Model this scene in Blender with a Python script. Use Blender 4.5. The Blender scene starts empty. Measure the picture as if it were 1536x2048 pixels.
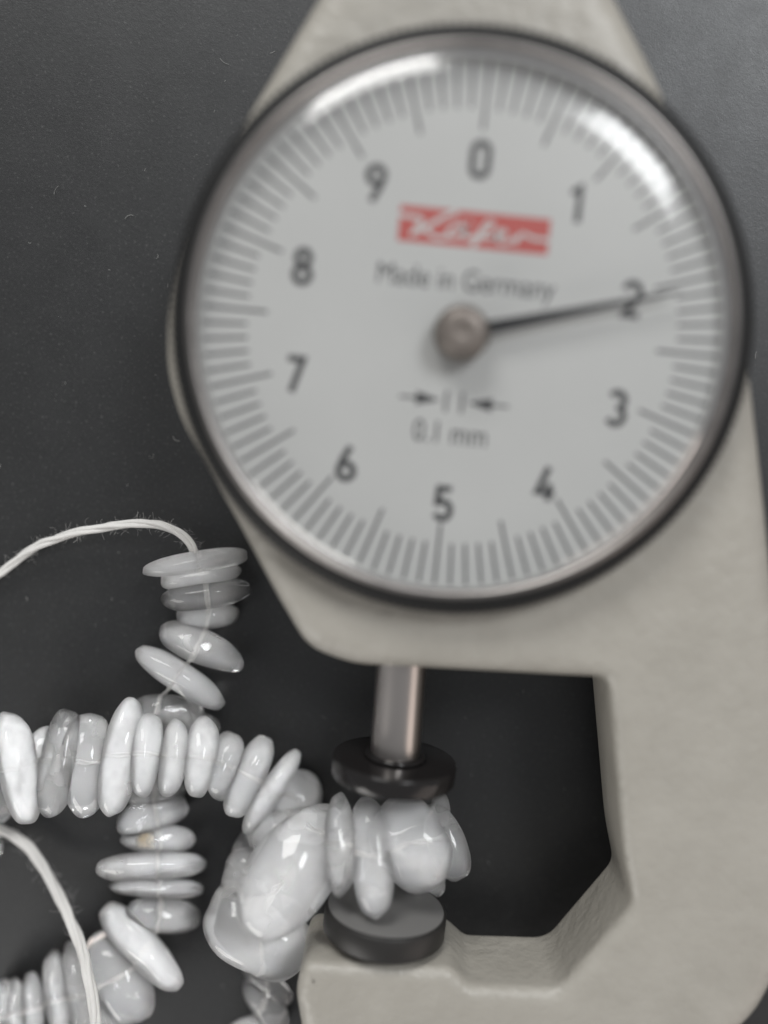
import bpy, bmesh, math, random
from mathutils import Vector, Matrix, noise
from mathutils.geometry import tessellate_polygon

S = 0.001                      # everything below is written in millimetres
random.seed(7)
scene = bpy.context.scene
COL = scene.collection

# ------------------------------------------------------------------ camera
F = 2000.0                     # focal length in photograph pixels (1536 x 2048 frame)
PLATE_Z = 16.0                 # dial plate above the card
CAM_DIST = 78.0                # camera above the dial plate, along the card's normal
VPX, VPY, ROLL = 816.0, 798.0, 0.102
PC = (922.0, 668.0)            # where the dial's centre shows

n = Vector((VPX - 768, VPY - 1024, F)).normalized()
ey = Vector((math.sin(ROLL), -math.cos(ROLL), 0)); ey -= n * ey.dot(n); ey.normalize()
ez = -n
ex = ey.cross(ez)
def c2w(v): return Vector((v.dot(ex), v.dot(ey), v.dot(ez)))
_d = Vector((PC[0] - 768, PC[1] - 1024, F)); _d = _d / _d.dot(n) * CAM_DIST
CAM = Vector((0, 0, PLATE_Z)) - c2w(_d)

cam_data = bpy.data.cameras.new("camera")
cam = bpy.data.objects.new("camera", cam_data); COL.objects.link(cam)
R = Matrix((c2w(Vector((1, 0, 0))), c2w(Vector((0, -1, 0))), c2w(Vector((0, 0, -1))))).transposed()
cam.matrix_world = Matrix.Translation(CAM * S) @ R.to_4x4()
cam_data.sensor_width = 36.0
cam_data.lens = 36.0 * F / 2048.0
cam_data.clip_start = 0.005
cam_data.clip_end = 20.0
cam_data.dof.use_dof = True
cam_data.dof.focus_distance = 0.0905
cam_data.dof.aperture_fstop = cam_data.lens / 6.0
scene.camera = cam

# ------------------------------------------------------------------ world, lamps, exposure
world = bpy.data.worlds.new("World"); scene.world = world
world.use_nodes = True
bg = world.node_tree.nodes["Background"]
bg.inputs[0].default_value = (0.97, 0.98, 1.0, 1)
bg.inputs[1].default_value = 0.34

def area_lamp(name, loc, target, sx, sy, watts, color):
    l = bpy.data.lights.new(name, 'AREA'); l.shape = 'RECTANGLE'
    l.size, l.size_y = sx * S, sy * S; l.energy = watts; l.color = color
    o = bpy.data.objects.new(name, l); COL.objects.link(o)
    o.location = Vector(loc) * S
    o.rotation_euler = (Vector(target) - Vector(loc)).to_track_quat('-Z', 'Y').to_euler()
    return o
# a window beyond the dial, a smaller one to the side, and two added fill lamps on the other side
area_lamp("window_light", (262, 335, 545), (10, 0, 0), 170, 200, 2.7, (0.97, 0.985, 1.0))
area_lamp("side_window_light", (-190, 470, 350), (-5, -20, 5), 260, 220, 2.5, (1.0, 0.99, 0.97))
area_lamp("front_fill_light", (-280, -430, 190), (-20, -45, 0), 280, 200, 1.1, (1.0, 0.97, 0.93))  # added fill from the front left, brightens the sides of the beads
area_lamp("warm_fill_light", (330, -230, 150), (0, -20, 0), 300, 260, 0.30, (1.0, 0.84, 0.75))  # added lamp standing in for warm reflections of an unseen hand and face

vs = scene.view_settings
vs.view_transform = 'Standard'; vs.look = 'None'; vs.exposure = 0.0; vs.gamma = 1.0; vs.use_curve_mapping = False
scene.render.engine = 'CYCLES'
scene.cycles.use_denoising = True
scene.cycles.max_bounces = 128
scene.cycles.transmission_bounces = 128
scene.cycles.transparent_max_bounces = 32
scene.cycles.volume_bounces = 128
scene.cycles.sample_clamp_indirect = 40.0

# ------------------------------------------------------------------ helpers
def ray(px, py):
    return c2w(Vector((px - 768, py - 1024, F))).normalized()
def at(px, py, z):
    d = ray(px, py); return CAM + d * ((z - CAM.z) / d.z)
def new_mesh(name, verts, faces, mat=None, parent=None, smooth=False):
    me = bpy.data.meshes.new(name)
    me.from_pydata([tuple(Vector(v) * S) for v in verts], [], faces)
    me.update()
    if smooth: me.polygons.foreach_set("use_smooth", [True] * len(me.polygons))
    if mat: me.materials.append(mat)
    return link(name, me, parent)
def link(name, me, parent=None):
    o = bpy.data.objects.new(name, me); COL.objects.link(o)
    if parent: o.parent = parent
    return o
def thing(name, label, cat, loc=(0, 0, 0), group=None):
    o = bpy.data.objects.new(name, None); COL.objects.link(o)
    o.empty_display_size = 0.01
    o["label"] = label; o["category"] = cat
    if group: o["group"] = group
    return o
def lathe(profile, segs=160, axis='Z', cx=0, cy=0, cz=0, closed=False):
    vs_, fs = [], []
    m = len(profile)
    for i in range(segs):
        a = 2 * math.pi * i / segs; ca, sa = math.cos(a), math.sin(a)
        for r, h in profile:
            if axis == 'Z': vs_.append((cx + r * ca, cy + r * sa, cz + h))
            else:           vs_.append((cx + r * sa, cy + h, cz + r * ca))
    rng = m if closed else m - 1
    for i in range(segs):
        j = (i + 1) % segs
        for k in range(rng):
            l = (k + 1) % m
            fs.append((i * m + k, j * m + k, j * m + l, i * m + l))
    return vs_, fs
def tube(points, radius, segs=8, caps=True, radii=None):
    P = [Vector(p) for p in points]; vs_, fs = [], []
    T = [(P[min(i + 1, len(P) - 1)] - P[max(i - 1, 0)]).normalized() for i in range(len(P))]
    u = T[0].orthogonal().normalized()
    for i, p in enumerate(P):
        u = (u - T[i] * u.dot(T[i])).normalized(); w = T[i].cross(u)
        r = radii[i] if radii else radius
        for k in range(segs):
            a = 2 * math.pi * k / segs
            vs_.append(p + (u * math.cos(a) + w * math.sin(a)) * r)
    for i in range(len(P) - 1):
        for k in range(segs):
            l = (k + 1) % segs
            fs.append((i * segs + k, i * segs + l, (i + 1) * segs + l, (i + 1) * segs + k))
    if caps:
        fs.append(tuple(range(segs))[::-1]); fs.append(tuple((len(P) - 1) * segs + k for k in range(segs)))
    return vs_, fs
def spline(pts, per=8):
    P = [Vector(p) for p in pts]; out = []
    for i in range(len(P) - 1):
        p0, p1, p2, p3 = P[max(i - 1, 0)], P[i], P[i + 1], P[min(i + 2, len(P) - 1)]
        for k in range(per):
            t = k / per
            out.append(0.5 * ((2 * p1) + (p2 - p0) * t + (2 * p0 - 5 * p1 + 4 * p2 - p3) * t * t + (3 * p1 - p0 - 3 * p2 + p3) * t ** 3))
    out.append(P[-1]); return out

# ------------------------------------------------------------------ materials
def mat(name, base=(0.5, 0.5, 0.5), rough=0.5, metal=0.0, **kw):
    m = bpy.data.materials.new(name); m.use_nodes = True
    b = m.node_tree.nodes["Principled BSDF"]
    b.inputs["Base Color"].default_value = (*base, 1); b.inputs["Roughness"].default_value = rough
    b.inputs["Metallic"].default_value = metal
    for k, v in kw.items(): b.inputs[k.replace("_", " ")].default_value = v
    return m
def nd(m, t, **props):
    x = m.node_tree.nodes.new(t)
    for k, v in props.items(): setattr(x, k, v)
    return x
def lk(m, a, b): m.node_tree.links.new(a, b)
def ramp(m, src, stops):
    r = nd(m, "ShaderNodeValToRGB"); e = r.color_ramp.elements
    e[0].position, e[0].color = stops[0][0], (*stops[0][1], 1)
    e[1].position, e[1].color = stops[-1][0], (*stops[-1][1], 1)
    for p, c in stops[1:-1]:
        x = e.new(p); x.color = (*c, 1)
    lk(m, src, r.inputs[0]); return r
def objco(m): return nd(m, "ShaderNodeTexCoord").outputs["Object"]
def noise_tex(m, scale, detail=3, rough=0.55, co=None):
    t = nd(m, "ShaderNodeTexNoise"); t.inputs["Scale"].default_value = scale
    t.inputs["Detail"].default_value = detail; t.inputs["Roughness"].default_value = rough
    lk(m, co or objco(m), t.inputs["Vector"]); return t
def bump(m, src, strength, dist):
    b = nd(m, "ShaderNodeBump"); b.inputs["Strength"].default_value = strength
    b.inputs["Distance"].default_value = dist; lk(m, src, b.inputs["Height"])
    lk(m, b.outputs[0], m.node_tree.nodes["Principled BSDF"].inputs["Normal"]); return b

# black card: near-black paper with a fine tooth and a broad sheen
m_card = mat("black card paper", (0.014, 0.014, 0.015), 0.5, IOR=1.66, Specular_Tint=(0.97, 0.985, 1.0, 1))
_b = m_card.node_tree.nodes["Principled BSDF"]
_t = noise_tex(m_card, 7500, 3, 0.7); _t2 = noise_tex(m_card, 2200, 4, 0.6)
_mx = nd(m_card, "ShaderNodeMath", operation='ADD'); lk(m_card, _t.outputs[0], _mx.inputs[0]); lk(m_card, _t2.outputs[0], _mx.inputs[1])
bump(m_card, _mx.outputs[0], 0.3, 0.00005)
_r = ramp(m_card, noise_tex(m_card, 260, 6, 0.7).outputs[0], [(0.3, (0.41,) * 3), (0.7, (0.48,) * 3)])
lk(m_card, _r.outputs[0], _b.inputs["Roughness"])
_r = ramp(m_card, noise_tex(m_card, 3600, 2, 0.5).outputs[0], [(0.35, (0.004, 0.004, 0.004)), (0.62, (0.008, 0.008, 0.008)), (0.74, (0.04, 0.04, 0.039))])
lk(m_card, _r.outputs[0], _b.inputs["Base Color"])

# gauge casting: warm light grey crinkle lacquer
m_body = mat("crinkled grey lacquer", (0.47, 0.455, 0.415), 0.42)
_n1 = noise_tex(m_body, 640, 3, 0.5); _n2 = noise_tex(m_body, 1800, 2, 0.5)
_mx = nd(m_body, "ShaderNodeMath", operation='MULTIPLY_ADD'); _mx.inputs[1].default_value = 0.35
lk(m_body, _n2.outputs[0], _mx.inputs[0]); lk(m_body, _n1.outputs[0], _mx.inputs[2])
bump(m_body, _mx.outputs[0], 0.38, 0.0005)
_r = ramp(m_body, noise_tex(m_body, 240, 4).outputs[0], [(0.3, (0.283, 0.268, 0.236)), (0.7, (0.318, 0.302, 0.268))])
lk(m_body, _r.outputs[0], m_body.node_tree.nodes["Principled BSDF"].inputs["Base Color"])

m_chrome = mat("polished chrome", (0.26, 0.245, 0.235), 0.13, 1.0)
_r = ramp(m_chrome, noise_tex(m_chrome, 420, 4).outputs[0], [(0.35, (0.3,) * 3), (0.7, (0.4,) * 3)])
lk(m_chrome, _r.outputs[0], m_chrome.node_tree.nodes["Principled BSDF"].inputs["Roughness"])
m_spindle = mat("turned steel spindle", (0.45, 0.42, 0.40), 0.3, 1.0)
m_rim = mat("black knurled rim", (0.010, 0.010, 0.010), 0.55, Specular_IOR_Level=0.25)
m_disc = mat("dark polished contact disc", (0.012, 0.011, 0.011), 0.16, Specular_IOR_Level=0.32)
_r = ramp(m_disc, noise_tex(m_disc, 700, 5, 0.7).outputs[0], [(0.35, (0.10,) * 3), (0.75, (0.30,) * 3)])
lk(m_disc, _r.outputs[0], m_disc.node_tree.nodes["Principled BSDF"].inputs["Roughness"])
m_disc_matt = mat("dark matt contact disc", (0.02, 0.019, 0.018), 0.45, Specular_IOR_Level=0.3)
m_anvil = mat("grey ground steel anvil face", (0.15, 0.147, 0.143), 0.5, 0.0, Specular_IOR_Level=0.5)
m_plate = mat("matt white dial enamel", (0.66, 0.67, 0.67), 0.45)
_r = ramp(m_plate, noise_tex(m_plate, 90, 4).outputs[0], [(0.3, (0.37, 0.37, 0.366)), (0.7, (0.39, 0.39, 0.386))])
lk(m_plate, _r.outputs[0], m_plate.node_tree.nodes["Principled BSDF"].inputs["Base Color"])
m_ink = mat("black dial print", (0.03, 0.03, 0.032), 0.5)
m_red = mat("red dial print", (0.34, 0.065, 0.058), 0.5)
m_white = mat("white dial print", (0.39, 0.39, 0.385), 0.5)
m_needle = mat("blackened steel pointer", (0.02, 0.02, 0.022), 0.35, 0.3)
m_hub = mat("turned grey brown hub", (0.16, 0.14, 0.125), 0.42, 0.5)
m_gasket = mat("grey reflector ring", (0.36, 0.36, 0.355), 0.35)

m_thread = mat("white cotton thread", (0.60, 0.59, 0.57), 0.9)
m_thread.node_tree.nodes["Principled BSDF"].inputs["Sheen Weight"].default_value = 0.3
_w = nd(m_thread, "ShaderNodeTexNoise"); _w.inputs["Scale"].default_value = 3800; lk(m_thread, objco(m_thread), _w.inputs["Vector"])
bump(m_thread, _w.outputs[0], 0.6, 0.0001)
m_lint = mat("pale lint fibre", (0.30, 0.30, 0.29), 0.9)

# clear domed crystal: thin sheet, Fresnel reflection over plain transparency
m_glass = bpy.data.materials.new("thin clear crystal"); m_glass.use_nodes = True
nt = m_glass.node_tree; nt.nodes.remove(nt.nodes["Principled BSDF"])
fr = nt.nodes.new("ShaderNodeFresnel"); fr.inputs[0].default_value = 1.42
tr = nt.nodes.new("ShaderNodeBsdfTransparent"); tr.inputs[0].default_value = (0.97, 0.975, 0.97, 1)
gl = nt.nodes.new("ShaderNodeBsdfGlossy"); gl.inputs["Roughness"].default_value = 0.13
mx = nt.nodes.new("ShaderNodeMixShader")
nt.links.new(fr.outputs[0], mx.inputs[0]); nt.links.new(tr.outputs[0], mx.inputs[1]); nt.links.new(gl.outputs[0], mx.inputs[2])
nt.links.new(mx.outputs[0], nt.nodes["Material Output"].inputs[0])

def stone(name, density, tint, cloud=0.6, glass=0.0, spot=None):
    """moonstone: polished skin that reflects by Fresnel, cloudy light-scattering body; clear ones also refract"""
    m = bpy.data.materials.new(name); m.use_nodes = True
    m.node_tree.nodes.remove(m.node_tree.nodes["Principled BSDF"])
    out = m.node_tree.nodes["Material Output"]
    oi = nd(m, "ShaderNodeObjectInfo")
    comb = nd(m, "ShaderNodeCombineXYZ")
    for i in range(3): lk(m, oi.outputs["Random"], comb.inputs[i])
    sc = nd(m, "ShaderNodeVectorMath", operation='SCALE'); sc.inputs[3].default_value = 3.7; lk(m, comb.outputs[0], sc.inputs[0])
    add = nd(m, "ShaderNodeVectorMath", operation='ADD'); lk(m, objco(m), add.inputs[0]); lk(m, sc.outputs[0], add.inputs[1])
    # skin
    fr = nd(m, "ShaderNodeFresnel"); fr.inputs[0].default_value = 1.42
    gls = nd(m, "ShaderNodeBsdfGlossy"); gls.inputs["Roughness"].default_value = 0.035
    tr = nd(m, "ShaderNodeBsdfTransparent"); tr.inputs[0].default_value = (1, 1, 1, 1)
    skin = nd(m, "ShaderNodeMixShader"); bf = nd(m, "ShaderNodeNewGeometry"); lim = nd(m, "ShaderNodeMath", operation='MINIMUM'); lim.inputs[1].default_value = 0.085
    lk(m, fr.outputs[0], lim.inputs[0])
    fm = nd(m, "ShaderNodeMix"); lk(m, bf.outputs["Backfacing"], fm.inputs[0]); lk(m, lim.outputs[0], fm.inputs[2]); lk(m, fr.outputs[0], fm.inputs[3])
    lk(m, fm.outputs[0], skin.inputs[0]); lk(m, gls.outputs[0], skin.inputs[2])
    inner = tr
    if glass:
        g = nd(m, "ShaderNodeBsdfRefraction"); g.inputs["IOR"].default_value = 1.27; g.inputs["Roughness"].default_value = 0.0
        gm = nd(m, "ShaderNodeMixShader"); gm.inputs[0].default_value = glass
        lk(m, tr.outputs[0], gm.inputs[1]); lk(m, g.outputs[0], gm.inputs[2]); inner = gm
    # milky bloom close under the skin
    dif = nd(m, "ShaderNodeBsdfDiffuse"); dif.inputs[0].default_value = (*tint, 1)
    tl = nd(m, "ShaderNodeBsdfTranslucent"); tl.inputs[0].default_value = (*tint, 1)
    dt = nd(m, "ShaderNodeMixShader"); dt.inputs[0].default_value = 0.45; lk(m, dif.outputs[0], dt.inputs[1]); lk(m, tl.outputs[0], dt.inputs[2])
    n1 = noise_tex(m, 230, 3, 0.5, add.outputs[0])
    mp = nd(m, "ShaderNodeMapRange"); mp.inputs["From Min"].default_value = 0.50; mp.inputs["From Max"].default_value = 0.68
    mp.inputs["To Min"].default_value = 0.0; mp.inputs["To Max"].default_value = cloud; lk(m, n1.outputs[0], mp.inputs["Value"])
    fac = mp.outputs[0]
    if spot:
        vd = nd(m, "ShaderNodeVectorMath", operation='DISTANCE'); lk(m, nd(m, "ShaderNodeNewGeometry").outputs["Position"], vd.inputs[0])
        vd.inputs[1].default_value = tuple(Vector(spot) * S)
        ma = nd(m, "ShaderNodeMath", operation='MULTIPLY_ADD'); ma.inputs[1].default_value = 0.0016
        lk(m, noise_tex(m, 1500, 3, 0.6).outputs[0], ma.inputs[0]); lk(m, vd.outputs["Value"], ma.inputs[2])
        sp = nd(m, "ShaderNodeMapRange"); sp.inputs["From Min"].default_value = 0.0012; sp.inputs["From Max"].default_value = 0.0021
        sp.inputs["To Min"].default_value = 0.9; sp.inputs["To Max"].default_value = 0; lk(m, ma.outputs[0], sp.inputs["Value"])
        mc = nd(m, "ShaderNodeMix", data_type='RGBA'); lk(m, sp.outputs[0], mc.inputs[0]); mc.inputs[6].default_value = (*tint, 1)
        mc.inputs[7].default_value = (0.82, 0.66, 0.42, 1); lk(m, mc.outputs[2], dif.inputs[0])
        mm = nd(m, "ShaderNodeMath", operation='MAXIMUM'); lk(m, fac, mm.inputs[0]); lk(m, sp.outputs[0], mm.inputs[1]); fac = mm.outputs[0]
    body = nd(m, "ShaderNodeMixShader"); lk(m, fac, body.inputs[0]); lk(m, inner.outputs[0], body.inputs[1]); lk(m, dt.outputs[0], body.inputs[2])
    lk(m, body.outputs[0], skin.inputs[1]); lk(m, skin.outputs[0], out.inputs["Surface"])
    vol = nd(m, "ShaderNodeVolumeScatter"); vol.inputs["Color"].default_value = (1.0, 1.0, 0.999, 1)
    vol.inputs["Density"].default_value = density; vol.inputs["Anisotropy"].default_value = -0.68
    lk(m, vol.outputs[0], out.inputs["Volume"])
    return m
STONE = {
    'w': stone("milky white moonstone", 400, (0.97, 0.967, 0.96), 0.28, glass=1.0),
    'm': stone("cloudy moonstone", 220, (0.96, 0.955, 0.945), 0.3, glass=1.0),
    't': stone("translucent moonstone", 115, (0.95, 0.945, 0.93), 0.3, glass=1.0),
    'c': stone("clear moonstone", 60, (0.94, 0.93, 0.91), 0.25, glass=1.0),
}

# ------------------------------------------------------------------ the card it all lies on
card = new_mesh("card_ground", [(-260, -260, 0), (260, -260, 0), (260, 260, 0), (-260, 260, 0)], [(0, 1, 2, 3)], m_card)
card["kind"] = "structure"; card["label"] = "matt black card sheet under the gauge and beads"

# ------------------------------------------------------------------ thickness gauge
gauge = thing("thickness_gauge", "grey dial thickness gauge with round white dial and jaw closed on beads", "gauge")
ZF, ZB = PLATE_Z - 1.6, PLATE_Z - 11.0        # front and back of the casting
AX = (-1.5, PLATE_Z - 6.2)                   # spindle axis: x, z

def outline():
    """casting outline in the plane of its front face, counter-clockwise is not required"""
    px = [(606, 1931, 22), (900, 1942, 16), (941, 1979, 16), (1121, 1985, 34), (1268, 1814, 26), (1249, 1718, 40),
          (1219, 1361, 26), (700, 1334, 34), (612, 1302, 40), (547, 1191, 40), (481, 1066, 60), (401, 924, 60), (352, 835, 40), (327, 740, 40), (326, 640, 40), (340, 540, 40),
          (366, 450, 40), (437, 312, 40), (528, 163, 40), (625, 0, 40), (740, -200, 60), (1150, -200, 60), (1243, 0, 40), (1302, 113, 40), (1342, 200, 40),
          (1420, 370, 60), (1478, 520, 50), (1503, 690, 40), (1521, 847, 40), (1540, 1020, 60), (1572, 1350, 60), (1588, 1700, 70), (1580, 1930, 50),
          (1520, 2042, 40), (1400, 2150, 60), (1330, 2190, 30), (760, 2190, 60), (608, 2110, 40), (588, 1990, 40)]
    P = [(at(x, y, ZF).xy, r * 0.039) for x, y, r in px]
    out = []
    N = len(P)
    for i in range(N):
        e = 1.25 if i <= 6 or i == N - 1 else 2.7
        p, r = P[i]; a = (P[i - 1][0] - p); b = (P[(i + 1) % N][0] - p)
        r = min(r, a.length * 0.48, b.length * 0.48)
        a = p + a.normalized() * r; b = p + b.normalized() * r
        for k in range(7):
            t = k / 6
            out.append(((a * (1 - t) ** 2 + p * 2 * t * (1 - t) + b * t * t), e))
    # resample evenly-ish: drop near-duplicates
    res = [out[0]]
    for q in out[1:]:
        if (q[0] - res[-1][0]).length > 0.04: res.append(q)
    return res
OUT = outline()
def casting(Q, zf, zb):
    area = sum(Q[i - 1][0].x * Q[i][0].y - Q[i][0].x * Q[i - 1][0].y for i in range(len(Q)))
    if area < 0: Q = Q[::-1]
    P = [q[0] for q in Q]; N = len(P)
    # edge radius, eased along the outline
    E = [q[1] for q in Q]
    for _ in range(30): E = [(E[i - 1] + E[i] * 2 + E[(i + 1) % N]) / 4 for i in range(N)]
    nrm = []
    for i in range(N):
        t1 = (P[i] - P[i - 1]).normalized(); t2 = (P[(i + 1) % N] - P[i]).normalized()
        t = (t1 + t2).normalized(); nn = Vector((-t.y, t.x))          # inward
        nrm.append(nn / max(0.6, t.dot(t1)))
    A = [k / 8 * math.pi / 2 for k in range(9)]
    rings = [(1 - math.cos(a), 1 - math.sin(a), False) for a in A[::-1]] + [(1 - math.cos(a), 1 - math.sin(a), True) for a in A]
    vs_, fs = [], []
    for off, dz, front in rings:
        for p, q, e in zip(P, nrm, E):
            d = min(e, 1.0 + 0.35 * (e - 1.0)) * dz
            e = e if front else min(e, 1.0)
            vs_.append((p.x + q.x * off * e, p.y + q.y * off * e, zf - d if front else zb + min(d, dz)))
    M = len(rings)
    for k in range(M - 1):
        for i in range(N):
            j = (i + 1) % N
            fs.append((k * N + i, k * N + j, (k + 1) * N + j, (k + 1) * N + i))
    for k, flip in ((M - 1, False), (0, True)):
        loop = [Vector((vs_[k * N + i][0], vs_[k * N + i][1], 0)) for i in range(N)]
        for tri in tessellate_polygon([loop]):
            a, b, c = (loop[t] for t in tri)
            up = (b - a).cross(c - a).z > 0
            tri = tuple(k * N + t for t in tri)
            fs.append(tri if up != flip else tri[::-1])
    return vs_, fs
v, f = casting(OUT, ZF, ZB)
frame = new_mesh("frame", v, f, m_body, gauge, smooth=True)
try: frame.data.set_sharp_from_angle(angle=math.radians(50))
except Exception: pass
frame["label"] = "light grey crinkle painted C-shaped casting"

# round back cover that the gauge lies on
v, f = lathe([(0, 0), (17.2, 0), (18, 0.8), (18, ZB + 0.4), (0, ZB + 0.4)], 96)
new_mesh("back_cover", v, f, m_rim, gauge, smooth=False)

# --- bezel: black knurled rim and chrome ring
def knurl(segs=420):
    vs_, fs = [], []
    prof = [(21.0, -3.05), (22.2, -3.0), (22.2, 0.45), (21.9, 1.0), (21.3, 1.25), (20.7, 1.3)]
    m = len(prof)
    for i in range(segs):
        a = 2 * math.pi * i / segs
        d = 0.11 * (1 if i % 2 else -1)
        for k, (r, h) in enumerate(prof):
            rr = r + (d if k in (1, 2) else d * 0.5 if k == 3 else 0)
            vs_.append((rr * math.cos(a) - 0.1, rr * math.sin(a) + 0.4, PLATE_Z + h))
    for i in range(segs):
        j = (i + 1) % segs
        for k in range(m - 1): fs.append((i * m + k, j * m + k, j * m + k + 1, i * m + k + 1))
    return vs_, fs
v, f = knurl()
bezel = new_mesh("bezel", v, f, m_rim, gauge, smooth=True)
bezel["label"] = "black knurled rim ring around the dial"
prof = [(20.95, 1.0), (20.9, 1.45), (20.72, 1.68), (20.5, 1.74), (20.3, 1.66), (20.18, 1.45), (20.14, 1.2), (20.14, 0.8)]
v, f = lathe(prof, 220, cx=-0.1, cy=0.4, cz=PLATE_Z); new_mesh("chrome_ring", v, f, m_chrome, bezel, smooth=True)
v, f = lathe([(20.2, 1.25), (20.1, 0.9), (20.0, 0.35), (19.95, 0.02)], 200, cx=-0.1, cy=0.4, cz=PLATE_Z); new_mesh("inner_ring", v, f, m_gasket, bezel, smooth=True)

# --- crystal
prof = []
for k in range(49):
    t = (k / 48) ** 0.6; r = 20.15 * t
    h = 2.75 - 0.35 * t ** 2 - 1.0 * t ** 13
    prof.append((r, h))
v, f = lathe(prof, 160, cx=-0.1, cy=0.4, cz=PLATE_Z)
cr = new_mesh("crystal", v, f, m_glass, gauge, smooth=True); cr["label"] = "clear domed dial cover"

# --- dial plate, ticks, print
v, f = lathe([(0.0001, 0), (20.1, 0), (20.1, -0.6)], 160, cx=-0.1, cy=0.4, cz=PLATE_Z)
plate = new_mesh("dial_plate", v, f, m_plate, gauge); plate["label"] = "white printed dial face"
PR = PLATE_Z + 0.012
def tick_mesh(name, r0, r1, w):
    me = bpy.data.meshes.new(name)
    me.from_pydata([tuple(Vector(p) * S) for p in [(r0, -w, 0), (r1, -w, 0), (r1, w, 0), (r0, w, 0)]], [], [(0, 1, 2, 3)])
    me.materials.append(m_ink); return me
t_long, t_short = tick_mesh("tick_mark_long", 15.0, 19.9, 0.11), tick_mesh("tick_mark_short", 16.5, 19.9, 0.105)
for i in range(100):
    o = link("tick_mark", t_long if i % 5 == 0 else t_short, plate)
    o.location = (0, 0.2 * S, PR * S); o.rotation_euler = (0, 0, math.radians(90 - 3.6 * i))

def ribbon(pts, w, closed=False, z=0.0):
    P = [Vector(p) for p in pts]; N = len(P); vs_, fs = [], []
    for i in range(N):
        if closed: a, b = P[i - 1], P[(i + 1) % N]
        else: a, b = P[max(i - 1, 0)], P[min(i + 1, N - 1)]
        t1 = (P[i] - a); t2 = (b - P[i])
        t1 = t1.normalized() if t1.length > 1e-9 else t2.normalized(); t2 = t2.normalized() if t2.length > 1e-9 else t1
        t = (t1 + t2).normalized(); nn = Vector((-t.y, t.x)) / max(0.55, t.dot(t1))
        vs_.append((P[i].x + nn.x * w / 2, P[i].y + nn.y * w / 2, z)); vs_.append((P[i].x - nn.x * w / 2, P[i].y - nn.y * w / 2, z))
    for i in range(N if closed else N - 1):
        j = (i + 1) % N
        fs.append((2 * i + 1, 2 * j + 1, 2 * j, 2 * i))
    return vs_, fs
def arc(cx, cy, rx, ry, a0, a1, k=14):
    return [(cx + rx * math.cos(math.radians(a0 + (a1 - a0) * i / k)), cy + ry * math.sin(math.radians(a0 + (a1 - a0) * i / k))) for i in range(k + 1)]
DIGIT = {   # strokes in a 0.56 x 1 box, centred on (0, 0.5)
    '0': [(arc(0, .73, .21, .21, 0, 180) + arc(0, .27, .21, .21, 180, 360), True)],
    '1': [([(-.17, .76), (.06, .94), (.06, 0)], False)],
    '2': [(arc(0, .70, .215, .235, 165, -20, 16) + [(.16, .52), (-.19, .065), (.24, .065)], False)],
    '3': [(arc(0, .72, .20, .215, 150, -90, 16), False), (arc(0, .285, .22, .225, 90, -155, 16), False)],
    '4': [([(.04, .96), (-.22, .24), (.26, .24)], False), ([(.10, .50), (.10, 0)], False)],
    '5': [([(.2, .935), (-.15, .935), (-.175, .52)] + arc(.0, .315, .215, .25, 125, -155, 18), False)],
    '6': [(arc(0, .27, .215, .22, 0, 360, 24)[:-1], True), ([(-.2, .34), (-.12, .6), (.08, .98)], False)],
    '7': [([(-.22, .935), (.21, .935), (-.06, 0)], False)],
    '8': [(arc(0, .735, .18, .20, 0, 360, 22)[:-1], True), (arc(0, .27, .215, .215, 0, 360, 22)[:-1], True)],
    '9': [(arc(0, .73, .215, .22, 0, 360, 24)[:-1], True), ([(.2, .66), (.12, .4), (-.08, .02)], False)],
}
def strokes_mesh(strokes, h, w, ox, oy, slant=0.0, z0=0.0):
    vs_, fs = [], []
    for k, (pts, closed) in enumerate(strokes):
        q = [((x + slant * y) * h + ox, (y - 0.5) * h + oy, 0) for x, y in pts]
        a, b = ribbon([Vector(p) for p in q], w, closed, z0 + 0.004 * k)
        fs += [tuple(i + len(vs_) for i in fc) for fc in b]; vs_ += a
    return vs_, fs
NUM_PX = [(962, 320), (1152, 408), (1265, 600), (1232, 820), (1093, 965), (887, 1005), (692, 925), (590, 750), (605, 533), (753, 367)]
for d in range(10):
    p = at(*NUM_PX[d], PLATE_Z)
    # printed on a circle round the pointer: average of the measured place and the ideal circle
    a = math.radians(90 - 36 * d); q = Vector((13.2 * math.cos(a), 13.2 * math.sin(a) - 0.15))
    c = p.xy * 0.6 + q * 0.4
    v, f = strokes_mesh(DIGIT[str(d)], 2.75, 0.5, c.x, c.y, z0=PR)
    new_mesh("numeral", v, f, m_ink, plate)

def text_mesh(name, body, size_w, centre, material, bold=0.0, xs=1.0):
    cu = bpy.data.curves.new(name, 'FONT'); cu.body = body; cu.size = 1.0; cu.align_x = 'CENTER'; cu.align_y = 'CENTER'
    cu.offset = bold
    o = bpy.data.objects.new(name, cu); COL.objects.link(o)
    dg = bpy.context.evaluated_depsgraph_get()
    me = bpy.data.meshes.new_from_object(o.evaluated_get(dg))
    bpy.data.objects.remove(o); bpy.data.curves.remove(cu)
    xsz = [q.co.x for q in me.vertices]; ysz = [q.co.y for q in me.vertices]
    w = max(xsz) - min(xsz); mxx = (max(xsz) + min(xsz)) / 2; my = (max(ysz) + min(ysz)) / 2
    k = size_w / w
    for q in me.vertices:
        q.co = (((q.co.x - mxx) * k + centre[0]) * S, ((q.co.y - my) * k * xs + centre[1]) * S, PR * S)
    me.materials.clear(); me.materials.append(material)
    return link(name, me, plate)
c = at(932, 568, PLATE_Z); text_mesh("lettering", "Made in Germany", 13.6, (c.x, c.y), m_ink, 0.0, 1.2)
c = at(900, 866, PLATE_Z); text_mesh("lettering", "0.1 mm", 5.7, (c.x, c.y), m_ink, 0.0, 1.25)
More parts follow.
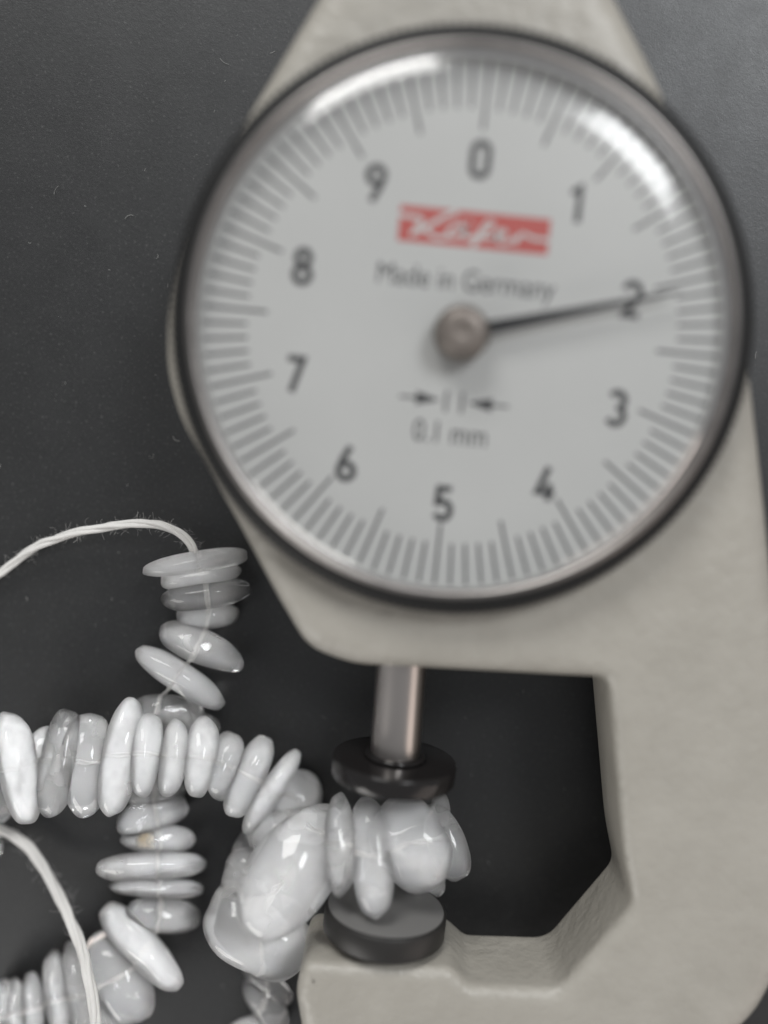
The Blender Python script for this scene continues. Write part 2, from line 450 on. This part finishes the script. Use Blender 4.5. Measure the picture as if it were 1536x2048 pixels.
# red trade mark panel with white script
c = at(948, 460, PLATE_Z)
W2, H2 = 5.72, 1.32
logo = new_mesh("logo_panel", [(c.x - W2, c.y - H2, PR), (c.x + W2, c.y - H2, PR), (c.x + W2, c.y + H2, PR), (c.x - W2, c.y + H2, PR)], [(0, 1, 2, 3)], m_red, plate)
def script(pts, per=6): return [tuple(p.xy) for p in spline([Vector((x, y, 0)) for x, y in pts], per)]
LOGO = [   # in mm, origin at panel centre: K with a long arm, a with two dots, f, e, r with a tail
    (script([(-5.7, .62), (-4.6, .52), (-4.05, .42), (-4.3, -.2), (-4.75, -.85)]), .34),
    (script([(-1.4, 1.28), (-2.6, .6), (-3.6, -.1), (-4.6, -.72)]), .36),
    (script([(-3.75, -.1), (-3.3, -.6), (-2.8, -.82), (-2.1, -.75), (-1.7, -.5)]), .32),
    (script([(-.6, .1), (-1.3, .22), (-1.9, -.2), (-1.8, -.6), (-1.2, -.6), (-.6, .05), (-.75, -.55), (-.2, -.62), (.5, -.3)]), .3),
    (script([(1.05, .75), (1.35, .55), (.7, -.2), (.0, -1.25)]), .32), (script([(1.05, .75), (.7, .4), (.3, -.3), (-.05, -1.2)]), .2),
    (script([(.4, -.45), (1.2, -.5), (1.7, -.35), (2.3, -.1), (2.35, .12), (1.9, .1), (1.65, -.35), (2.1, -.72), (2.8, -.6), (3.3, -.2)]), .28),
    (script([(3.2, -.75), (3.4, -.2), (3.7, .05), (4.1, -.05), (4.6, -.2), (5.7, -.22)]), .3),
    (script([(-1.15, .62), (-.95, .60)]), .26), (script([(-.45, .58), (-.25, .56)]), .26),
]
for k, (pts, w) in enumerate(LOGO):
    v, f = ribbon([Vector((x + c.x, y + c.y, 0)) for x, y in pts], w, False, PR + 0.01 + 0.003 * k)
    if k == 0: lv, lf = [], []
    lf += [tuple(i + len(lv) for i in fc) for fc in f]; lv += v
new_mesh("logo_script", lv, lf, m_white, plate)
# closing arrows
def arrow(s, c):
    x0, x1 = c.x + s * 1.05, c.x + s * 4.25
    y = c.y
    vv = [(x1, y - .09, PR), (x1, y + .09, PR), (x0 + s * 1.9, y + .09, PR), (x0 + s * 1.9, y + .52, PR), (x0, y, PR), (x0 + s * 1.9, y - .52, PR), (x0 + s * 1.9, y - .09, PR)]
    fc = [(0, 1, 2, 6), (3, 4, 5)]
    new_mesh("arrow_mark", vv, fc if s < 0 else [q[::-1] for q in fc], m_ink, plate)
    xb = c.x + s * 0.62
    new_mesh("bar_mark", [(xb - .1, y - .85, PR), (xb + .1, y - .85, PR), (xb + .1, y + .75, PR), (xb - .1, y + .75, PR)], [(0, 1, 2, 3)], m_ink, plate)
c = at(908, 803, PLATE_Z); arrow(-1, c); arrow(1, c)

# --- pointer and hub
HZ = PLATE_Z + 1.15
tip = at(1362, 583, HZ); ang = math.atan2(tip.y, tip.x); Lp = tip.xy.length
pv = []
for (r, w) in ((1.0, .62), (2.4, .46), (9, .28), (Lp - 1.2, .13), (Lp, .04)):
    for s, z in ((1, 0.0), (-1, 0.0), (-1, .16), (1, .16)): pv.append((r, s * w / 2 * 2.2, z))
pf = []
for i in range(4):
    for k in range(4): pf.append((4 * i + k, 4 * i + (k + 1) % 4, 4 * i + 4 + (k + 1) % 4, 4 * i + 4 + k))
pf += [(3, 2, 1, 0), (16, 17, 18, 19)]
ptr = new_mesh("pointer", pv, pf, m_needle, gauge)
ptr.location = (0, 0, HZ * S); ptr.rotation_euler = (0, 0, ang)
prof = [(0.001, 1.48), (.22, 1.5), (.34, 1.68), (.5, 1.74), (1.35, 1.72), (1.62, 1.6), (1.8, 1.38), (1.86, 1.1), (1.86, .55), (2.0, .45), (2.1, .3), (2.1, -1.05), (1.0, -1.13)]
v, f = lathe(prof, 64, cz=HZ); hub = new_mesh("hub", v, f, m_hub, gauge, smooth=True)
hub["label"] = "domed metal cap at the pointer's pivot"

# --- spindle and contact discs
Y1, Y2, RA, TH = -36.3, -50.05, 5.42, 1.75
v, f = lathe([(2.18, Y1 - 0.2), (2.18, -24)], 64, 'Y', AX[0], 0, AX[1]); v = [(q[0] - 0.035 * (q[1] - Y1), q[1], q[2]) for q in v]; new_mesh("spindle", v, f, m_spindle, gauge, smooth=True)
v, f = lathe([(2.02, Y1 - .02), (2.6, Y1 + .05), (2.75, Y1 + 0.28), (2.5, Y1 + .42), (2.02, Y1 + .45)], 64, 'Y', AX[0], 0, AX[1])
new_mesh("collar", v, f, m_disc, gauge, smooth=True)
def disc(name, ytop, m1, label, dx=0.0, TH=1.75):
    b = .18
    prof = [(0.001, ytop), (RA - b - .05, ytop), (RA - b * .4, ytop - b * .35), (RA, ytop - b), (RA, ytop - TH + b), (RA - b * .4, ytop - TH + b * .35), (RA - b, ytop - TH), (0.001, ytop - TH)]
    v, f = lathe(prof, 128, 'Y', AX[0] + dx, 0, AX[1]); o = new_mesh(name, v, f, m1, gauge, smooth=True); o["label"] = label
    try: o.data.set_sharp_from_angle(angle=math.radians(40))
    except Exception: pass
    return o
disc("contact_disc", Y1, m_disc, "glossy black upper contact disc on the spindle")
av = disc("contact_disc", Y2, m_disc_matt, "dark lower contact disc with a ground grey face", 0.6, 2.25)
v, f = lathe([(0.001, Y2 + .012), (RA - .28, Y2 + .012), (RA - .3, Y2 - .05)], 128, 'Y', AX[0] + 0.6, 0, AX[1]); new_mesh("ground_face", v, f, m_anvil, av)
v, f = lathe([(2.4, Y2 - TH + .05), (2.4, Y2 - TH - 2.5)], 48, 'Y', AX[0] + 0.6, 0, AX[1]); new_mesh("anvil_post", v, f, m_chrome, gauge, smooth=True)

# ------------------------------------------------------------------ beads
def pebble(seed, ax, ay, az, k, egg, wob, sub=4):
    rnd = random.Random(seed)
    bm = bmesh.new(); bmesh.ops.create_icosphere(bm, subdivisions=sub, radius=1.0)
    off = Vector((rnd.uniform(-50, 50), rnd.uniform(-50, 50), rnd.uniform(-50, 50)))
    for q in bm.verts:
        p = q.co.normalized()
        s = (abs(p.x) ** k + abs(p.y) ** k + abs(p.z) ** 2.2) ** (-1 / k)
        p = p * min(s, 1.3)
        nn = noise.noise(q.co * 0.9 + off) * wob + noise.noise(q.co * 2.1 + off) * wob * 0.35
        p = p * (1 + nn)
        p.y *= 1 + egg * p.x; p.z *= 1 - egg * 0.5 * p.x
        q.co = Vector((p.x * ax, p.y * ay, p.z * az)) * S
    me = bpy.data.meshes.new("bead"); bm.to_mesh(me); bm.free()
    me.polygons.foreach_set("use_smooth", [True] * len(me.polygons)); return me
BEAD_AT = {}
def bead(parent, i, cx, cy, L, W, ang, kind='m', third=0.72, z=None, lift=0.0, label=None, egg=None, k=2.45, spot=None):
    rnd = random.Random(i * 31 + 5)
    zz = z if z is not None else 3.0
    for _ in range(4):
        P = at(cx, cy, zz); dep = (P - CAM)
        v = dep.normalized(); t = math.radians(ang)
        def edge(dx, dy):
            d = ray(cx + dx, cy + dy); e = d * (dep.length / d.dot(v)) - dep
            return e - v * e.dot(v)
        A = edge(math.cos(t) * L / 2, math.sin(t) * L / 2); B = edge(-math.sin(t) * W / 2, math.cos(t) * W / 2)
        a, b = A.length, B.length; c = third * a
        c = max(c, b * 0.9)
        X = A.normalized(); Z = -v; Y = Z.cross(X)
        ext = math.sqrt((a * X.z) ** 2 + (b * Y.z) ** 2 + (c * Z.z) ** 2) * 0.98
        if z is None: zz = ext + lift
    me = pebble(i, a, b, c, k, rnd.uniform(-.10, .10) if egg is None else egg, 0.13, 5 if L > 215 else 4)
    m = STONE[kind] if not spot else stone("moonstone with a yellowish inclusion", 170, (0.95, 0.945, 0.93), 0.2, glass=1.0, spot=P + Vector((0, 0, 0)) + X * spot[0] * a + Y * spot[1] * b + Z * c * 0.85)
    me.materials.append(m)
    o = link("bead", me, parent)
    o.matrix_world = Matrix.Translation(P * S) @ Matrix((X, Y, Z)).transposed().to_4x4()
    if label: o["label"] = label
    BEAD_AT[i] = P
    return o

sA = thing("bead_strand", "strand of translucent stone chips with a bare white thread looping from its end", "bead strand", group="strands of pale stone chip beads")
sB = thing("bead_strand", "row of milky stone chip beads crossing another strand and held by the gauge", "bead strand", group="strands of pale stone chip beads")
A_BEADS = [   # id, cx, cy, length, width, angle, kind, options
    (1, 394, 1124, 208, 44, -9, 'm', {}), (2, 404, 1151, 160, 50, -9, 'w', {}), (3, 414, 1189, 176, 58, -8, 'c', {}), (4, 416, 1231, 122, 54, -3, 'm', {}),
    (5, 402, 1293, 182, 72, 23, 't', {}), (6, 360, 1355, 207, 62, 33, 'm', {}), (7, 340, 1422, 142, 66, 8, 'c', {}), (8, 376, 1450, 128, 64, 12, 'c', {}),
    (9, 312, 1584, 120, 56, -6, 't', {}), (10, 306, 1630, 146, 68, -17, 't', {}),
    (11, 318, 1678, 140, 58, 2, 't', dict(label="pebble bead with a yellowish inclusion", spot=(-.36, -.1))),
    (12, 309, 1731, 210, 58, -3, 't', {}), (13, 313, 1776, 180, 38, 1, 't', {}), (14, 323, 1830, 148, 72, 5, 'c', dict(label="clear glassy bead showing the thread inside")),
    (15, 285, 1897, 226, 80, 47, 'm', {}), (16, 240, 1955, 196, 118, 64, 'c', {}), (17, 158, 1985, 198, 56, 80, 't', {}), (18, 113, 1990, 184, 52, 83, 't', {}),
    (19, 65, 2020, 150, 46, 87, 't', {}), (20, 31, 2028, 146, 40, 88, 't', {}), (21, 2, 2032, 150, 42, 94, 't', {}), (22, 205, 2032, 130, 58, 62, 't', {}),
]
for i, cx, cy, L, W, a, kd, opt in A_BEADS: bead(sA, i, cx, cy, L, W, a, kd, **opt)
LIFT = 3.0
B_BEADS = [
    (40, -6, 1592, 104, 66, 70, 't', {}), (41, 38, 1536, 220, 84, 79, 'w', dict(lift=LIFT)), (42, 82, 1519, 136, 84, 105, 'w', dict(lift=LIFT)), (43, 120, 1524, 228, 76, 100, 'c', dict(lift=LIFT, third=.6)),
    (44, 134, 1510, 120, 54, 97, 'm', dict(lift=LIFT)), (45, 173, 1526, 206, 96, 92, 't', dict(lift=LIFT, third=.6)), (46, 243, 1510, 242, 78, 100, 'w', dict(lift=LIFT, third=.55)),
    (47, 292, 1508, 168, 62, 96, 'w', dict(lift=LIFT + 1)), (48, 346, 1515, 157, 55, 95, 'w', dict(lift=LIFT + 1)), (49, 401, 1516, 166, 64, 97, 'w', dict(lift=LIFT + .6)),
    (50, 449, 1531, 140, 68, 104, 'm', dict(lift=LIFT * .5)), (51, 497, 1552, 174, 68, 113, 'm', dict(lift=1)), (52, 544, 1579, 196, 50, 123, 'w', {}),
    (53, 594, 1602, 128, 94, 95, 'w', dict(third=.6)), (54, 578, 1660, 168, 86, -14, 'm', dict(z=4.0)), (55, 512, 1692, 122, 80, 118, 't', {}), (56, 486, 1748, 112, 82, 100, 'm', dict(z=4.2)),
    (57, 520, 1864, 236, 166, 33, 't', dict(z=5.5, third=.4)), (58, 535, 1965, 120, 50, 40, 't', {}), (69, 528, 2005, 130, 62, 55, 't', {}), (59, 515, 2058, 130, 60, -12, 't', {}),
    (60, 582, 1745, 306, 172, 124, 't', dict(z=11, third=.36, k=2.15, egg=.02)), (61, 680, 1688, 208, 62, 88, 't', dict(z=11.0, third=.6)),
    (62, 744, 1712, 240, 84, 84, 'm', dict(z=11.3, third=.4, k=2.7)), (63, 822, 1686, 196, 150, 60, 'm', dict(z=10.0, third=.36, egg=.0)),
    (64, 890, 1682, 160, 78, 66, 't', dict(z=8.2, third=.5)), (65, 882, 1622, 84, 38, 88, 't', dict(z=6)), (66, 868, 1762, 64, 42, 80, 't', dict(z=5)),
    (67, -8, 1640, 36, 30, 80, 't', {}), (68, -10, 1694, 46, 32, 95, 't', {}),
]
for i, cx, cy, L, W, a, kd, opt in B_BEADS: bead(sB, i, cx, cy, L, W, a, kd, **opt)

# ------------------------------------------------------------------ threads
def plied(parent, pts, rad, plies, pitch, name="thread_ply", seed=3):
    path = spline(pts, 14)
    T = [(path[min(i + 1, len(path) - 1)] - path[max(i - 1, 0)]).normalized() for i in range(len(path))]
    u = T[0].orthogonal().normalized(); us = []
    for t in T:
        u = (u - t * u.dot(t)).normalized(); us.append(u.copy())
    dist = [0]
    for i in range(1, len(path)): dist.append(dist[-1] + (path[i] - path[i - 1]).length)
    for k in range(plies):
        q = []
        for i, p in enumerate(path):
            a = 2 * math.pi * (k / plies + dist[i] / pitch) + 0.5 * noise.noise(Vector((dist[i] * .4, k, seed)))
            w = T[i].cross(us[i]); r = rad * 0.52 * (1 + 0.25 * noise.noise(Vector((dist[i] * .7, k * 3, seed + 9))))
            q.append(p + (us[i] * math.cos(a) + w * math.sin(a)) * r)
        v, f = tube(q, rad * 0.56, 8); new_mesh(name, v, f, m_thread, parent, smooth=True)
    return path, T
def fuzz(parent, path, T, rad, count, seed, lo=0.6, hi=2.2):
    rnd = random.Random(seed); vs_, fs = [], []
    for _ in range(count):
        i = rnd.randrange(2, len(path) - 2); p = path[i]; t = T[i]
        d = Vector((rnd.gauss(0, 1), rnd.gauss(0, 1), rnd.gauss(0, 1))); d -= t * d.dot(t); d.normalize()
        L = rnd.uniform(lo, hi); q = p + d * rad * .8; pts = [q.copy()]
        dirn = (t * rnd.choice((-1, 1)) * rnd.uniform(.3, 1.4) + d).normalized()
        curl = Vector((rnd.gauss(0, 1), rnd.gauss(0, 1), rnd.gauss(0, 1))) * .35
        for _k in range(6):
            q = q + dirn * L / 6; q.z = max(q.z, 0.05); pts.append(q.copy()); dirn = (dirn + curl).normalized(); curl += Vector((rnd.gauss(0, .2), rnd.gauss(0, .2), rnd.gauss(0, .2)))
        a, b = tube(pts, 0.006, 3, False)
        fs += [tuple(x + len(vs_) for x in fc) for fc in b]; vs_ += a
    o = new_mesh("fuzz", vs_, fs, m_thread, parent); o["kind"] = "stuff"
# strand A: bare loop, then through its beads
loop = [(-60, 1190, 1), (0, 1148, 1), (60, 1101, 1.6), (130, 1071, 2.4), (220, 1053, 3.2), (300, 1047, 3.6), (352, 1063, 3.6), (382, 1088, 3.5)]
lp = [at(*q) for q in loop] + [BEAD_AT[1] + Vector((0, .2, 0))]
path, T = plied(sA, lp, 0.40, 3, 15.0, "thread_ply", 2); fuzz(sA, path, T, .36, 260, 5, .3, 1.3)
def th(px, py, i): return at(px, py, BEAD_AT[i].z)
ap = [BEAD_AT[1], BEAD_AT[2], BEAD_AT[3], BEAD_AT[4], th(402, 1280, 5), th(378, 1322, 6), th(348, 1362, 6), th(325, 1395, 7), th(316, 1425, 7), at(312, 1500, 2.2), at(310, 1570, 2.2),
      th(312, 1640, 10), th(320, 1685, 11), th(314, 1735, 12), th(318, 1785, 13), th(320, 1825, 14), th(308, 1868, 14), th(288, 1905, 15), th(262, 1938, 16), th(212, 1968, 16), th(160, 1990, 17), th(113, 2000, 18), th(65, 2020, 19), th(0, 2035, 21), th(-40, 2040, 21)]
plied(sA, ap, 0.24, 2, 4.0, "thread_ply", 4)
# strand B: thread through the row
bp = [at(-30, 1530, 5)] + [BEAD_AT[i] for i in (41, 42, 43, 44, 45, 46, 47, 48, 49, 50, 51, 52, 53, 54)] + [at(640, 1672, 8), BEAD_AT[61], BEAD_AT[62], BEAD_AT[63], BEAD_AT[64]]
plied(sB, bp, 0.24, 2, 4.0, "thread_ply", 8)
plied(sB, [BEAD_AT[60], at(540, 1800, 7), BEAD_AT[57], at(530, 1930, 3.5), BEAD_AT[58], BEAD_AT[59]], 0.22, 2, 4.0, "thread_ply", 8)
# loose tail over the lowest beads
tail = thing("cotton_thread", "loose thick white cotton thread lying across the lowest beads", "thread")
tp = [(-60, 1640, 1.2), (0, 1659, 1.2), (33, 1675, 1.2), (65, 1704, 1.3), (95, 1749, 1.8), (121, 1798, 3.0), (143, 1847, 4.6), (163, 1896, 6.4), (176, 1950, 8.6), (186, 2000, 9.4), (192, 2052, 9.8), (196, 2120, 9.8)]
path, T = plied(tail, [at(*q) for q in tp], 0.5, 4, 22.0, "thread_ply", 6); fuzz(tail, path, T, .46, 330, 9, .3, 1.7)

# ------------------------------------------------------------------ lint and dust on the card
rnd = random.Random(21); vs_, fs = [], []
for _ in range(170):
    p = at(rnd.uniform(-60, 1600), rnd.uniform(-60, 2100), 0.03)
    L = rnd.choice((.12, .16, .25, .4, .8)) * rnd.uniform(.6, 1.3)
    a = rnd.uniform(0, 6.28); cu = rnd.gauss(0, .9); q = p.copy(); pts = [q.copy()]
    for _k in range(4):
        q = q + Vector((math.cos(a), math.sin(a), rnd.uniform(0, .15))) * L / 4; a += cu * .5; pts.append(q.copy())
    x, y = tube(pts, rnd.uniform(.012, .028), 4, True)
    fs += [tuple(k + len(vs_) for k in fc) for fc in y]; vs_ += x
lint = new_mesh("lint", vs_, fs, m_lint); lint["kind"] = "stuff"; lint["label"] = "fine pale lint and dust scattered over the black card"; lint["category"] = "lint"
